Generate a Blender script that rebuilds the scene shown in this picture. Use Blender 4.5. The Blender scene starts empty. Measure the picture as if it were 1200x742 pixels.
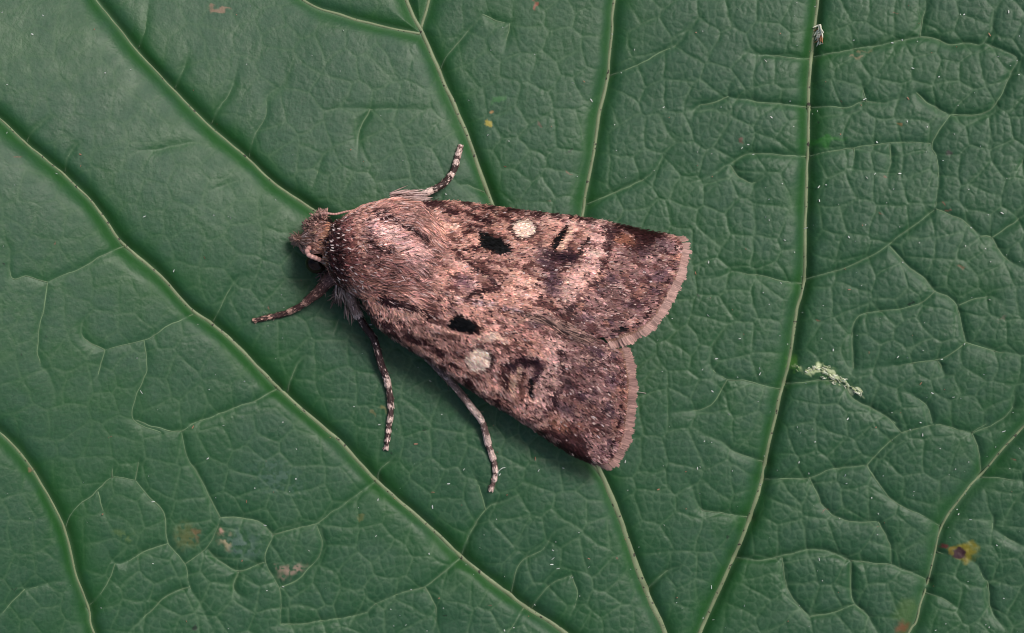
import bpy, math
import numpy as np
from mathutils import Vector
# 1 Blender unit = 1 cm.  Pixel coordinates of the 1200 x 742 photograph are only the drawing board:
# P() turns (px, py, height) into a point of the scene.
RNG = np.random.default_rng(7)
SC = bpy.context.scene
COL = SC.collection
SC.unit_settings.scale_length = 0.01
# ------------------------------------------------------------------ camera
LENS, PXU = 60.0, 220.0
DIST = 1200 / PXU * LENS / 36.0
cam = bpy.data.cameras.new('camera'); cam.lens = LENS; cam.sensor_width = 36.0
cam.clip_start = 0.1; cam.clip_end = 500
cam.dof.use_dof = True; cam.dof.focus_distance = DIST - 0.22; cam.dof.aperture_fstop = 0.8
cam_o = bpy.data.objects.new('camera', cam); cam_o.location = (0, 0, DIST); COL.objects.link(cam_o)
SC.camera = cam_o
# ------------------------------------------------------------------ sky and sun
SUN_EL, SUN_AZ = math.radians(57), math.radians(50)      # azimuth clockwise from +Y (top of the picture)
w = bpy.data.worlds.new('World'); SC.world = w; w.use_nodes = True
nt = w.node_tree; bg = nt.nodes['Background']
sky = nt.nodes.new('ShaderNodeTexSky'); sky.sky_type = 'NISHITA'; sky.sun_disc = False
sky.sun_elevation = SUN_EL; sky.sun_rotation = SUN_AZ; sky.dust_density = 4.0; sky.air_density = 1.0; sky.ozone_density = 0.6
nt.links.new(sky.outputs[0], bg.inputs[0]); bg.inputs[1].default_value = 0.06
sun = bpy.data.lights.new('sun', 'SUN'); sun.energy = 1.5; sun.angle = math.radians(16); sun.color = (1.0, 0.95, 0.9)
sun_o = bpy.data.objects.new('sun', sun); COL.objects.link(sun_o); sun_o.location = (3, 3, 8)
sd = Vector((math.sin(SUN_AZ) * math.cos(SUN_EL), math.cos(SUN_AZ) * math.cos(SUN_EL), math.sin(SUN_EL)))
sun_o.rotation_euler = sd.to_track_quat('Z', 'Y').to_euler()
SC.view_settings.view_transform = 'Standard'; SC.view_settings.look = 'None'
SC.view_settings.exposure = 0.66; SC.view_settings.gamma = 1.0
SC.render.engine = 'CYCLES'
SC.cycles.use_denoising = True
SC.cycles.pixel_filter_type = 'BLACKMAN_HARRIS'; SC.cycles.filter_width = 1.05

# ------------------------------------------------------------------ helpers
def P(px, py, z):
    px = np.asarray(px, float); py = np.asarray(py, float); z = np.asarray(z, float)
    k = (DIST - z) / DIST / PXU
    return np.stack(np.broadcast_arrays((px - 600) * k, (371 - py) * k, z), -1)
def lin(c):
    c = np.asarray(c, float) / 255.0
    return np.where(c <= 0.04045, c / 12.92, ((c + 0.055) / 1.055) ** 2.4)
def smooth(a, b, x):
    t = np.clip((x - a) / (b - a), 0, 1); return t * t * (3 - 2 * t)
_tab = np.random.default_rng(3).random((256, 256))
def noise(x, y, s, seed=0):
    x = np.asarray(x) / s + seed * 17.31; y = np.asarray(y) / s + seed * 9.73
    xi = np.floor(x).astype(int); yi = np.floor(y).astype(int); fx = x - xi; fy = y - yi
    fx = fx * fx * (3 - 2 * fx); fy = fy * fy * (3 - 2 * fy)
    a = _tab[xi & 255, yi & 255]; b = _tab[(xi + 1) & 255, yi & 255]
    c = _tab[xi & 255, (yi + 1) & 255]; d = _tab[(xi + 1) & 255, (yi + 1) & 255]
    return (a * (1 - fx) + b * fx) * (1 - fy) + (c * (1 - fx) + d * fx) * fy
def fbm(x, y, s, seed=0, o=4):
    r = 0; amp = 0.5; t = 0
    for i in range(o):
        r = r + amp * noise(x, y, s / 2 ** i, seed + i * 3); t += amp; amp *= 0.5
    return r / t
def spline(pts, step=3.0):
    p = np.asarray(pts, float)
    if len(p) < 3:
        n = max(2, int(np.linalg.norm(p[-1] - p[0]) / step) + 1)
        t = np.linspace(0, 1, n)[:, None]; return p[0] * (1 - t) + p[-1] * t
    q = np.vstack([2 * p[0] - p[1], p, 2 * p[-1] - p[-2]]); out = []
    for i in range(1, len(q) - 2):
        n = max(2, int(np.linalg.norm(q[i + 1][:2] - q[i][:2]) / step) + 1)
        t = np.linspace(0, 1, n, endpoint=False)[:, None]
        out.append(0.5 * (2 * q[i] + (q[i + 1] - q[i - 1]) * t + (2 * q[i - 1] - 5 * q[i] + 4 * q[i + 1] - q[i + 2]) * t ** 2
                          + (3 * q[i] - q[i - 1] - 3 * q[i + 1] + q[i + 2]) * t ** 3))
    out.append(p[-1:]); return np.vstack(out)
def resample(pts, n):
    p = spline(pts, 1.0); d = np.r_[0, np.cumsum(np.linalg.norm(np.diff(p[:, :2], axis=0), axis=1))]
    t = np.linspace(0, d[-1], n); return np.stack([np.interp(t, d, p[:, k]) for k in range(p.shape[1])], 1)
def unit(v): return v / np.maximum(np.linalg.norm(v, axis=-1, keepdims=True), 1e-9)
def mesh_np(name, verts, quads=None, tris=None, smooth_shade=True, cols=None):
    me = bpy.data.meshes.new(name)
    verts = np.ascontiguousarray(verts.reshape(-1, 3), np.float32); me.vertices.add(len(verts)); me.vertices.foreach_set('co', verts.ravel())
    nq = 0 if quads is None else len(quads); ntr = 0 if tris is None else len(tris)
    loops = np.concatenate([a.ravel() for a in (quads, tris) if a is not None and len(a)]).astype(np.int32)
    me.loops.add(len(loops)); me.loops.foreach_set('vertex_index', loops)
    me.polygons.add(nq + ntr)
    start = np.r_[np.arange(nq) * 4, nq * 4 + np.arange(ntr) * 3].astype(np.int32)
    me.polygons.foreach_set('loop_start', start)
    try: me.polygons.foreach_set('loop_total', np.r_[np.full(nq, 4), np.full(ntr, 3)].astype(np.int32))
    except Exception: pass
    me.polygons.foreach_set('use_smooth', np.full(nq + ntr, smooth_shade))
    if cols is not None:
        a = me.attributes.new('col', 'FLOAT_COLOR', 'POINT'); c = np.ones((len(verts), 4), np.float32); c[:, :3] = cols.reshape(-1, 3); a.data.foreach_set('color', c.ravel())
    me.update(); me.validate(); return me
def add_attr(me, name, arr):
    a = me.attributes.new(name, 'FLOAT', 'POINT'); a.data.foreach_set('value', np.ascontiguousarray(arr.ravel(), np.float32))
def obj(name, me, m, parent=None, kind=None):
    o = bpy.data.objects.new(name, me); COL.objects.link(o)
    if me is not None and m is not None: me.materials.append(m)
    if parent is not None: o.parent = parent
    if kind: o['kind'] = kind
    return o
def tag(o, label, cat, group=None):
    o['label'] = label; o['category'] = cat
    if group: o['group'] = group
def tube_arrays(path, rad, sides=6, flat=1.0, cap=True):
    path = np.asarray(path, float); n = len(path); rad = np.broadcast_to(rad, (n,))
    t = unit(np.gradient(path, axis=0)); up = np.array([0, 0, 1.0])
    s = np.cross(t, up); s = np.where(np.linalg.norm(s, axis=1, keepdims=True) < 1e-4, np.array([1.0, 0, 0]), s); s = unit(s); b = np.cross(s, t)
    a = np.arange(sides) / sides * 2 * np.pi
    v = path[:, None] + rad[:, None, None] * (np.cos(a)[None, :, None] * s[:, None] + flat * np.sin(a)[None, :, None] * b[:, None])
    i = np.arange(n - 1)[:, None] * sides; j = np.arange(sides)[None]; j2 = (j + 1) % sides
    q = np.stack([i + j, i + j2, i + sides + j2, i + sides + j], -1).reshape(-1, 4)
    v = v.reshape(-1, 3); tr = None
    if cap:
        v = np.vstack([v, path[:1] - t[:1] * rad[0] * .5, path[-1:] + t[-1:] * rad[-1] * .5]); k = np.arange(sides); k2 = (k + 1) % sides; e = (n - 1) * sides
        tr = np.vstack([np.stack([k2, k, np.full(sides, n * sides)], 1), np.stack([e + k, e + k2, np.full(sides, n * sides + 1)], 1)])
    return v, q, tr
def tube(name, path, rad, m, parent, sides=6, flat=1.0, cols=None):
    v, q, tr = tube_arrays(path, rad, sides, flat)
    if cols is not None:
        cols = np.asarray(cols, float); c = np.repeat(cols, sides, 0); c = np.vstack([c, cols[:1], cols[-1:]])
    else: c = None
    return obj(name, mesh_np(name, v, q, tr, True, c), m, parent)
def strands(pts, rad, cols, tip=0.15):
    """pts (N,K,3), rad (N,), cols (N,3) or (N,K,3) -> 3-sided tapered hairs"""
    N, K, _ = pts.shape
    t = unit(np.gradient(pts, axis=1)); up = unit(RNG.normal(size=(N, 1, 3))); s = unit(np.cross(t, up)); b = np.cross(t, s)
    taper = np.interp(np.linspace(0, 1, K), [0, .5, 1], [.8, 1, tip])
    r = (rad[:, None] * taper)[..., None]
    v = np.stack([pts + r * (math.cos(a) * s + math.sin(a) * b) for a in (0, 2.0944, 4.1888)], 2)   # N,K,3,3
    base = (np.arange(N) * K * 3)[:, None, None]; i = (np.arange(K - 1) * 3)[None, :, None]; j = np.arange(3)[None, None]; j2 = (j + 1) % 3
    q = np.stack([base + i + j, base + i + j2, base + i + 3 + j2, base + i + 3 + j], -1).reshape(-1, 4)
    if cols.ndim == 2: cols = np.repeat(cols[:, None], K, 1)
    c = np.repeat(cols[:, :, None], 3, 2)
    return v.reshape(-1, 3), q, c.reshape(-1, 3)
def scales(pos, d, n, L, W, cols, lift=0.25):
    """flat overlapping scales: pos base point, d direction, n normal; rounded toothed tip, 4 triangles"""
    d = unit(d - (d * n).sum(-1, keepdims=True) * n); s = np.cross(n, d); L = L[:, None]; W = W[:, None]
    d2 = unit(d + n * lift)
    a0 = pos - s * W * .28; a1 = pos + s * W * .28
    m = pos + d2 * L * .6 + n * L * .03
    m0 = m - s * W * .5; m1 = m + s * W * .5
    e = pos + d2 * L
    e0 = e - s * W * .3; e1 = e + s * W * .3
    v = np.stack([a0, a1, m0, m1, e0, e1], 1); N = len(pos)
    b = (np.arange(N) * 6)[:, None]
    q = np.stack([b + [0, 1, 3, 2], b + [2, 3, 5, 4]], 1).reshape(-1, 4)
    return v.reshape(-1, 3), q, np.repeat(cols, 6, 0)

# ------------------------------------------------------------------ materials
def new_mat(name):
    m = bpy.data.materials.new(name); m.use_nodes = True; t = m.node_tree
    return m, t, t.nodes['Principled BSDF'], t.nodes, t.links
def mat_attr(name, rough=0.55, spec=0.3, sheen=0.0, nscale=60, namt=0.12):
    m, t, b, N, Lk = new_mat(name)
    a = N.new('ShaderNodeAttribute'); a.attribute_name = 'col'
    tc = N.new('ShaderNodeTexCoord'); nz = N.new('ShaderNodeTexNoise'); nz.inputs['Scale'].default_value = nscale; nz.inputs['Detail'].default_value = 3
    Lk.new(tc.outputs['Object'], nz.inputs['Vector'])
    mr = N.new('ShaderNodeMapRange'); mr.inputs['From Min'].default_value = .3; mr.inputs['From Max'].default_value = .7
    mr.inputs['To Min'].default_value = 1 - namt; mr.inputs['To Max'].default_value = 1 + namt; Lk.new(nz.outputs['Fac'], mr.inputs['Value'])
    vm = N.new('ShaderNodeVectorMath'); vm.operation = 'SCALE'; Lk.new(a.outputs['Color'], vm.inputs[0]); Lk.new(mr.outputs[0], vm.inputs['Scale'])
    Lk.new(vm.outputs[0], b.inputs['Base Color'])
    b.inputs['Roughness'].default_value = rough; b.inputs['Specular IOR Level'].default_value = spec
    b.inputs['Sheen Weight'].default_value = sheen
    return m
def mat_plain(name, rgb, rough=.5, spec=.4, var=.25, nscale=20, bump=0.0, specks=None):
    m, t, b, N, Lk = new_mat(name)
    tc = N.new('ShaderNodeTexCoord'); nz = N.new('ShaderNodeTexNoise'); nz.inputs['Scale'].default_value = nscale; nz.inputs['Detail'].default_value = 5
    Lk.new(tc.outputs['Object'], nz.inputs['Vector'])
    cr = N.new('ShaderNodeValToRGB'); cr.color_ramp.elements[0].position = .3; cr.color_ramp.elements[1].position = .7
    cr.color_ramp.elements[0].color = tuple(c * (1 - var) for c in rgb) + (1,); cr.color_ramp.elements[1].color = tuple(min(1, c * (1 + var)) for c in rgb) + (1,)
    Lk.new(nz.outputs['Fac'], cr.inputs[0]); out = cr.outputs[0]
    if specks:
        n2 = N.new('ShaderNodeTexNoise'); n2.inputs['Scale'].default_value = 42; n2.inputs['Detail'].default_value = 1; Lk.new(tc.outputs['Object'], n2.inputs['Vector'])
        r2 = N.new('ShaderNodeMapRange'); r2.inputs['From Min'].default_value = .65; r2.inputs['From Max'].default_value = .70; Lk.new(n2.outputs['Fac'], r2.inputs['Value'])
        mx = N.new('ShaderNodeMix'); mx.data_type = 'RGBA'; Lk.new(r2.outputs[0], mx.inputs['Factor']); Lk.new(out, mx.inputs[6]); mx.inputs[7].default_value = specks + (1,); out = mx.outputs[2]
    Lk.new(out, b.inputs['Base Color']); b.inputs['Roughness'].default_value = rough; b.inputs['Specular IOR Level'].default_value = spec
    if bump:
        bp = N.new('ShaderNodeBump'); bp.inputs['Strength'].default_value = bump; bp.inputs['Distance'].default_value = .01; Lk.new(nz.outputs['Fac'], bp.inputs['Height']); Lk.new(bp.outputs[0], b.inputs['Normal'])
    return m
def mat_leaf():
    m, t, b, N, Lk = new_mat('leaf_blade')
    def attr(n):
        a = N.new('ShaderNodeAttribute'); a.attribute_name = n; return a
    def mix(f, c1, c2):
        x = N.new('ShaderNodeMix'); x.data_type = 'RGBA'
        Lk.new(f, x.inputs['Factor'])
        for s, i in ((c1, 6), (c2, 7)):
            if isinstance(s, tuple): x.inputs[i].default_value = s + (1,)
            else: Lk.new(s, x.inputs[i])
        return x.outputs[2]
    tc = N.new('ShaderNodeTexCoord')
    def nz(scale, det=4, lo=.35, hi=.65):
        n = N.new('ShaderNodeTexNoise'); n.inputs['Scale'].default_value = scale; n.inputs['Detail'].default_value = det; Lk.new(tc.outputs['Object'], n.inputs['Vector'])
        r = N.new('ShaderNodeMapRange'); r.inputs['From Min'].default_value = lo; r.inputs['From Max'].default_value = hi; Lk.new(n.outputs['Fac'], r.inputs['Value']); return r.outputs[0], n
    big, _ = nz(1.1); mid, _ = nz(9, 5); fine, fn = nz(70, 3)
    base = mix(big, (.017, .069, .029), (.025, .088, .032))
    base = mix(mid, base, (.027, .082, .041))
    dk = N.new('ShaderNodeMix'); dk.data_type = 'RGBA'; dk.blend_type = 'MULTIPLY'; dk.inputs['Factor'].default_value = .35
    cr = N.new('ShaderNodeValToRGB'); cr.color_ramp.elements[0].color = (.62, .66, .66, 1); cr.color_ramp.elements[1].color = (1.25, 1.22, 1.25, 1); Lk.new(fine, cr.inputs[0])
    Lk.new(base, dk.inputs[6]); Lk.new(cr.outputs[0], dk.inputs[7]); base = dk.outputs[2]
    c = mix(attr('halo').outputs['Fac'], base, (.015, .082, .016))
    c = mix(attr('vein').outputs['Fac'], c, (.105, .185, .098))
    mk = attr('col'); c = mix(mk.outputs['Alpha'], c, mk.outputs['Color'])
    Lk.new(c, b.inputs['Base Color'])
    rr = N.new('ShaderNodeMapRange'); rr.inputs['To Min'].default_value = .46; rr.inputs['To Max'].default_value = .58; Lk.new(mid, rr.inputs['Value']); Lk.new(rr.outputs[0], b.inputs['Roughness'])
    b.inputs['Specular IOR Level'].default_value = .38
    bp = N.new('ShaderNodeBump'); bp.inputs['Strength'].default_value = .22; bp.inputs['Distance'].default_value = .008; Lk.new(fn.outputs['Fac'], bp.inputs['Height']); Lk.new(bp.outputs[0], b.inputs['Normal'])
    return m
M_LEAF = mat_leaf()
M_VEIN = mat_plain('vein', (.19, .235, .125), .5, .35, .18, 14, .2, specks=(.05, .05, .035))
M_SIDE = mat_plain('side_vein', (.115, .185, .095), .5, .3, .25, 9, .1)
M_SCALE = mat_attr('wing_scale', .5, .25, 0.0)
M_FUR = mat_attr('moth_fur', .5, .3, 0.0)
M_CUT = mat_attr('leg_cuticle', .45, .4)
M_EYE = mat_plain('eye', (.012, .007, .005), .10, .22, .3, 60)

# ------------------------------------------------------------------ leaf: veins traced on the photograph
PRIM = [  # (points, half width px, groove strength)
 ([(-600, -290), (-340, -110), (-160, 20), (-70, 85), (0, 140), (30, 168), (75, 205), (103, 232), (118, 250), (145, 287), (184, 319), (222, 361), (249, 380), (280, 407), (323, 452), (377, 499), (400, 519), (442, 564), (501, 615), (540, 652), (589, 691), (616, 711), (663, 742), (720, 790), (790, 880)], 3.2, 1.0),
 ([(-190, -480), (-60, -270), (40, -120), (80, -50), (113, 0), (135, 27), (162, 61), (202, 104), (246, 148), (290, 185), (323, 216), (371, 249), (450, 310), (560, 400), (650, 490), (708, 562)], 2.3, 1.0),
 ([(330, -460), (395, -240), (440, -90), (476, 0), (493, 36), (511, 74), (525, 108), (545, 152), (562, 199), (577, 239), (610, 330), (655, 440), (702, 549), (720, 590), (732, 623), (750, 674), (764, 708), (779, 741), (790, 790), (800, 880)], 4.0, .8),
 ([(790, -520), (760, -300), (740, -130), (720, 0), (717, 34), (712, 88), (702, 135), (695, 182), (683, 249), (672, 350), (664, 430), (662, 455)], 3.0, .8),
 ([(1010, -540), (985, -330), (968, -140), (958, 0), (953, 51), (948, 98), (947, 162), (944, 249), (942, 327), (933, 368), (925, 422), (916, 456), (907, 495), (896, 543), (889, 576), (871, 627), (857, 660), (837, 704), (820, 741), (800, 800), (795, 880)], 3.4, 1.0),
 ([(-620, 150), (-330, 280), (-120, 410), (0, 507), (37, 549), (61, 590), (78, 627), (89, 674), (104, 714), (110, 741), (150, 810), (300, 860), (560, 890), (795, 905)], 2.0, .9),
 ([(1720, 270), (1480, 340), (1300, 430), (1220, 480), (1149, 556), (1124, 586), (1103, 618), (1093, 660), (1083, 694), (1073, 728), (1065, 742), (1035, 820), (960, 880), (800, 900)], 2.0, .55),
 ([(300, -60), (355, 0), (400, 18), (444, 30), (491, 40)], 2.4, .6),
 ([(520, -90), (503, 0), (493, 34)], 2.6, .6),
]
def tile(ox, oy, lists): return [[(ox + x / 2.9675, oy + y / 2.9675) for x, y in l] for l in lists]
SIDE = []
SIDE += tile(0, 0, [
 [(482,168),(500,110),(515,30),(525,-40)], [(608,308),(640,230),(660,170)], [(735,430),(765,370),(800,320),(825,230),(820,190)],
 [(865,550),(885,470),(925,400),(930,330),(985,290),(990,220),(960,200)], [(1068,690),(1090,630),(1120,550),(1150,500)],
 [(740,480),(640,500),(540,520),(470,530),(430,570)], [(890,605),(800,640),(740,660),(690,690)], [(92,500),(110,460),(180,400)], [(225,600),(245,530),(290,480)]])
SIDE += tile(400, 0, [
 [(345,240),(370,190),(430,120),(490,50),(510,0)], [(388,400),(300,385),(200,378),(100,380),(0,378),(-100,390)], [(495,668),(440,645),(390,640)],
 [(930,265),(1010,235),(1070,205),(1130,175),(1187,130),(1230,70),(1300,0)], [(855,710),(930,680),(985,655),(1050,625),(1085,600),(1130,530),(1187,460)],
 [(490,50),(540,70),(585,80),(640,75)], [(585,82),(575,150),(560,190)], [(100,380),(60,470),(55,560)]])
SIDE += tile(800, 0, [
 [(450,200),(520,185),(600,170),(690,155),(770,140),(825,128)], [(825,128),(840,50),(850,-40)], [(825,128),(880,135),(930,155),(990,150),(1050,150),(1090,40),(1100,-40)],
 [(445,375),(520,370),(570,375),(640,355),(720,355),(810,320),(800,260)], [(640,355),(620,280)], [(810,320),(870,370),(930,400)],
 [(437,545),(500,530),(580,515),(650,505),(720,500),(800,495),(865,500)], [(930,400),(865,500),(890,570),(880,725)], [(930,400),(1045,395),(1100,340),(1145,250),(1160,200),(1050,150)],
 [(450,205),(380,205),(310,195),(240,185),(190,160)], [(440,375),(320,360),(240,350),(160,335),(170,280),(215,240)], [(430,545),(350,540),(260,535),(205,545),(150,580),(80,620),(0,645),(-60,680)],
 [(160,335),(100,360),(50,375),(10,440)], [(165,575),(200,620),(250,635),(305,600)], [(720,500),(725,570),(700,660)], [(595,515),(590,590)], [(1200,490),(1180,560),(1200,640)]])
SIDE += tile(0, 250, [
 [(430,115),(350,150),(280,190),(165,240)], [(165,240),(150,340),(130,430),(140,530),(170,560),(195,660),(195,742)], [(165,240),(90,220),(40,220),(30,120),(0,80)],
 [(670,352),(580,395),(500,440),(420,460),(365,475)], [(365,475),(290,435),(285,380),(310,350)], [(500,440),(510,550),(470,640),(465,720),(560,762)], [(365,475),(340,560),(300,610)],
 [(965,610),(890,650),(800,685),(730,710),(660,735)], [(740,378),(770,320),(800,260),(830,225),(890,210)], [(1000,620),(1020,550),(1060,495),(1100,500)], [(1240,340),(1187,360),(1160,420),(1187,440)]])
SIDE += tile(800, 250, [
 [(420,232),(500,210),(590,180),(700,120),(780,60),(880,-15)], [(880,-15),(920,0),(980,30),(1035,80),(980,120),(930,130)], [(1035,80),(1075,85),(1110,150),(1187,195),(1250,230)], [(1075,85),(1140,40),(1187,10),(1250,-30)],
 [(720,115),(785,185),(850,235),(880,270),(940,300),(960,350),(985,450)], [(985,450),(1050,470),(1120,485),(1187,492),(1250,500)], [(880,270),(830,310),(765,330),(690,340),(605,360),(590,450),(595,545)],
 [(985,450),(930,490),(880,510),(735,530),(595,550),(540,560)], [(960,320),(1010,300),(1070,290),(1120,310)], [(415,245),(340,235),(260,215),(180,205),(90,230),(0,235)],
 [(342,612),(280,600),(210,580),(155,578),(100,530),(110,440),(180,400)], [(355,592),(430,588),(510,580),(560,600),(600,650),(680,690),(740,730)], [(155,578),(95,670),(0,690),(-80,700)], [(885,510),(910,560)],
 [(1005,765),(1060,742),(1140,690),(1155,620),(1187,570)], [(730,610),(800,630),(850,670),(870,735)]])
SIDE += tile(0, 492, [
 [(250,555),(170,565),(85,590),(60,500)], [(85,590),(30,650),(0,680),(-60,720)], [(225,380),(260,310),(340,245),(390,200),(470,210)], [(470,210),(520,270),(570,320),(585,430),(645,500),(660,580),(700,650),(745,740),(800,850)],
 [(390,200),(395,150)], [(470,210),(490,110)], [(340,250),(360,320),(390,345)], [(585,430),(500,460),(450,490),(400,500),(360,430)], [(645,500),(715,450),(750,390),(765,340)],
 [(765,340),(720,250),(690,190),(650,130),(630,40)], [(630,40),(570,35),(470,0)], [(765,340),(840,340),(900,355),(950,400)], [(950,400),(1020,380),(1100,360),(1150,320),(1187,300),(1250,255),(1307,215)],
 [(950,400),(920,490),(970,585),(975,710)], [(975,710),(1060,710),(1187,690),(1277,670)], [(920,495),(830,525),(760,490),(720,450)], [(830,525),(815,590),(870,630)], [(970,585),(1040,550),(1120,450),(1100,360)],
 [(630,40),(700,0)], [(400,500),(370,580),(300,655)], [(660,580),(590,605),(540,650),(450,742),(400,820)]])
SIDE += tile(400, 492, [
 [(417,478),(350,535),(290,580),(200,605),(120,640),(90,670)], [(290,580),(330,660),(320,742),(320,800)], [(417,470),(450,390),(500,310),(560,285),(640,240),(670,190)], [(128,220),(130,180),(170,140),(220,100)],
 [(500,310),(480,240),(445,160)], [(590,600),(620,500),(700,450),(740,390),(790,370),(810,330)], [(660,655),(720,580),(800,540)], [(800,540),(820,620),(780,720)], [(640,645),(580,740),(560,800)], [(1060,590),(1130,530),(1200,500)]])
SIDE += tile(800, 492, [
 [(280,207),(350,205),(440,200),(530,170),(640,158)], [(640,158),(700,95),(760,45)], [(760,45),(870,18),(940,30),(1005,45)], [(1005,45),(1030,110),(1037,190)], [(1005,45),(1060,10)], [(760,45),(720,0)],
 [(640,158),(680,220),(740,290),(820,325),(895,370)], [(1038,200),(1110,205),(1187,215),(1260,225)], [(180,478),(280,488),(340,475),(430,450),(510,460),(585,490)], [(585,490),(700,500),(770,520),(855,560)],
 [(440,200),(470,260),(490,300),(560,350),(680,355)], [(680,355),(720,430),(725,500)], [(585,490),(590,620),(640,680),(680,742),(720,800)], [(840,600),(920,630),(1000,690)], [(285,148),(200,120),(150,90),(100,40)],
 [(235,340),(130,325),(60,310),(30,230),(0,185)], [(345,480),(360,580),(400,640),(440,685)], [(440,685),(520,670),(600,640)], [(910,430),(1015,500),(1060,560),(1130,545),(1187,530)], [(1030,390),(1075,380),(1130,410),(1187,440),(1250,470)],
 [(1075,380),(1080,340)], [(1060,560),(1075,670),(1140,742)], [(885,260+200),(930,470)]])
prim_s = [spline(p, 4.0) for p, _, _ in PRIM]
side_s = []
for k, l in enumerate(SIDE):
    s = spline(l, 3.0)
    s = s + np.stack([fbm(s[:, 0], s[:, 1], 14, 50, 2) - .5, fbm(s[:, 0], s[:, 1], 14, 60, 2) - .5], 1) * 4.0 * np.sin(np.linspace(0, np.pi, len(s)))[:, None]
    side_s.append(s)
# ------------------------------------------------------------------ leaf: height field
step = 1.2
gx = np.r_[np.linspace(-700, -80, 26), np.arange(-60, 1262, step), np.linspace(1282, 1900, 26)]
gy = np.r_[np.linspace(-700, -70, 26), np.arange(-50, 794, step), np.linspace(814, 1440, 26)]
GX, GY = np.meshgrid(gx, gy)
def dist_field(lines, R, strength=None):
    D = np.full(GX.shape, float(R)); S = np.ones(GX.shape)
    for li, l in enumerate(lines):
        for si, (a, b) in enumerate(zip(l[:-1], l[1:])):
            x0, x1 = sorted((a[0], b[0])); y0, y1 = sorted((a[1], b[1]))
            i0, i1 = np.searchsorted(gx, [x0 - R, x1 + R]); j0, j1 = np.searchsorted(gy, [y0 - R, y1 + R])
            if i0 >= i1 or j0 >= j1: continue
            X = GX[j0:j1, i0:i1]; Y = GY[j0:j1, i0:i1]; d = b - a; L2 = d @ d + 1e-9
            t = np.clip(((X - a[0]) * d[0] + (Y - a[1]) * d[1]) / L2, 0, 1)
            q = np.hypot(X - a[0] - t * d[0], Y - a[1] - t * d[1]); sub = D[j0:j1, i0:i1]; m = q < sub
            sub[m] = q[m]
            if strength is not None: S[j0:j1, i0:i1][m] = strength[li] if np.ndim(strength[li]) == 0 else strength[li][min(si, len(strength[li]) - 1)]
    return D, S
D1, S1 = dist_field([np.vstack([l[::3], l[-1:]]) for l in prim_s], 110, [p[2] for p in PRIM])
def blur(a, n):
    for ax in (0, 1):
        for _ in range(2):
            c = np.cumsum(np.pad(a, [(n + 1, n) if k == ax else (0, 0) for k in (0, 1)], mode='edge'), axis=ax)
            sl = [slice(None), slice(None)]; s2 = [slice(None), slice(None)]; sl[ax] = slice(2 * n + 1, None); s2[ax] = slice(0, -(2 * n + 1))
            a = (c[tuple(sl)] - c[tuple(s2)]) / (2 * n + 1)
    return a
S1 = blur(S1, 9)
D1w = D1 * (.72 + .62 * fbm(GX, GY, 38, 44, 2))            # lips of the grooves swell and pinch along the vein
allpts = prim_s + side_s
fade = []                                                   # a side vein that joins nothing dies away
for k, l in enumerate(side_s):
    f = np.ones(len(l))
    for e, sl in ((l[0], np.linspace(0, 1, len(l))), (l[-1], np.linspace(1, 0, len(l)))):
        dmin = min(np.min(np.hypot(q[:, 0] - e[0], q[:, 1] - e[1])) for j, q in enumerate(allpts) if j != k + len(prim_s))
        if dmin > 5: f = f * smooth(-.05, .6, sl)
    fade.append(f)
sst = [(0.55 + 0.5 * RNG.random()) * f[::2] for f in fade]
D2, S2 = dist_field([np.vstack([l[::2], l[-1:]]) for l in side_s], 34, sst)
S2 = blur(S2, 2)
def voronoi(cell, seed, warp):
    wx = GX + warp * (fbm(GX, GY, cell * 1.6, seed, 3) - .5) * 2; wy = GY + warp * (fbm(GX, GY, cell * 1.6, seed + 30, 3) - .5) * 2
    x = wx / cell + 40; y = wy / cell + 40; xi = np.floor(x).astype(np.int32); yi = np.floor(y).astype(np.int32)
    rs = np.random.default_rng(seed).random((512, 512, 2)) * .86 + .07
    f1 = np.full(GX.shape, 9.0); f2 = f1.copy()
    for dx in (-1, 0, 1):
        for dy in (-1, 0, 1):
            o = rs[(xi + dx) & 511, (yi + dy) & 511]
            d = np.hypot(xi + dx + o[..., 0] - x, yi + dy + o[..., 1] - y)
            f2 = np.minimum(f2, np.maximum(f1, d)); f1 = np.minimum(f1, d)
    return (f2 - f1) * cell * .5, f1 * cell
E3, _ = voronoi(34, 11, 9)
E4, _ = voronoi(10.5, 12, 3.5)
# how strongly the small cells are puckered: strong at lower right, weak at upper left
inside_ = smooth(0, 50, np.minimum(np.minimum(GX + 75, 1276 - GX), np.minimum(GY + 65, 808 - GY)))
puck = np.clip(.10 + .95 * smooth(50, 1050, GX * .8 + GY * .75), .10, 1.1) * (.7 + .6 * fbm(GX, GY, 170, 4, 2)) * inside_
broad = (.42 * (np.clip((600 - GX - .25 * (GY - 371)) / 600, 0, 3)) ** 1.6 + .20 * np.clip((GX - 760) / 500, 0, 2.2) ** 1.5
         - .13 * smooth(380, 900, GY)) - .00000006 * np.clip(np.abs(GX - 600) - 650, 0, None) ** 2.6
broad -= .16 * np.clip((270 - GY) / 270, 0, 2.5) ** 1.5 * smooth(620, 120, GX)
broad += .07 * (fbm(GX, GY, 330, 8, 2) - .5)
groove = .052 * S1 * np.exp(-(D1w / 9.0) ** 1.6) + .020 * S1 * np.exp(-(D1 / 30) ** 1.2)
side_g = .019 * S2 * np.exp(-(D2 / 5.0) ** 1.4) * (.42 + .58 * puck) + .008 * S2 * np.exp(-D2 / 14) * puck
near1 = 1 - np.exp(-(D1 / 16) ** 2)
tert = .0044 * np.exp(-(E3 / 2.2)) * puck * near1 + .0012 * np.exp(-E3 / 8) * puck
quat = .0024 * np.exp(-(E4 / 1.6)) * puck * near1 * (.6 + .4 * smooth(0, 10, D2))
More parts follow.
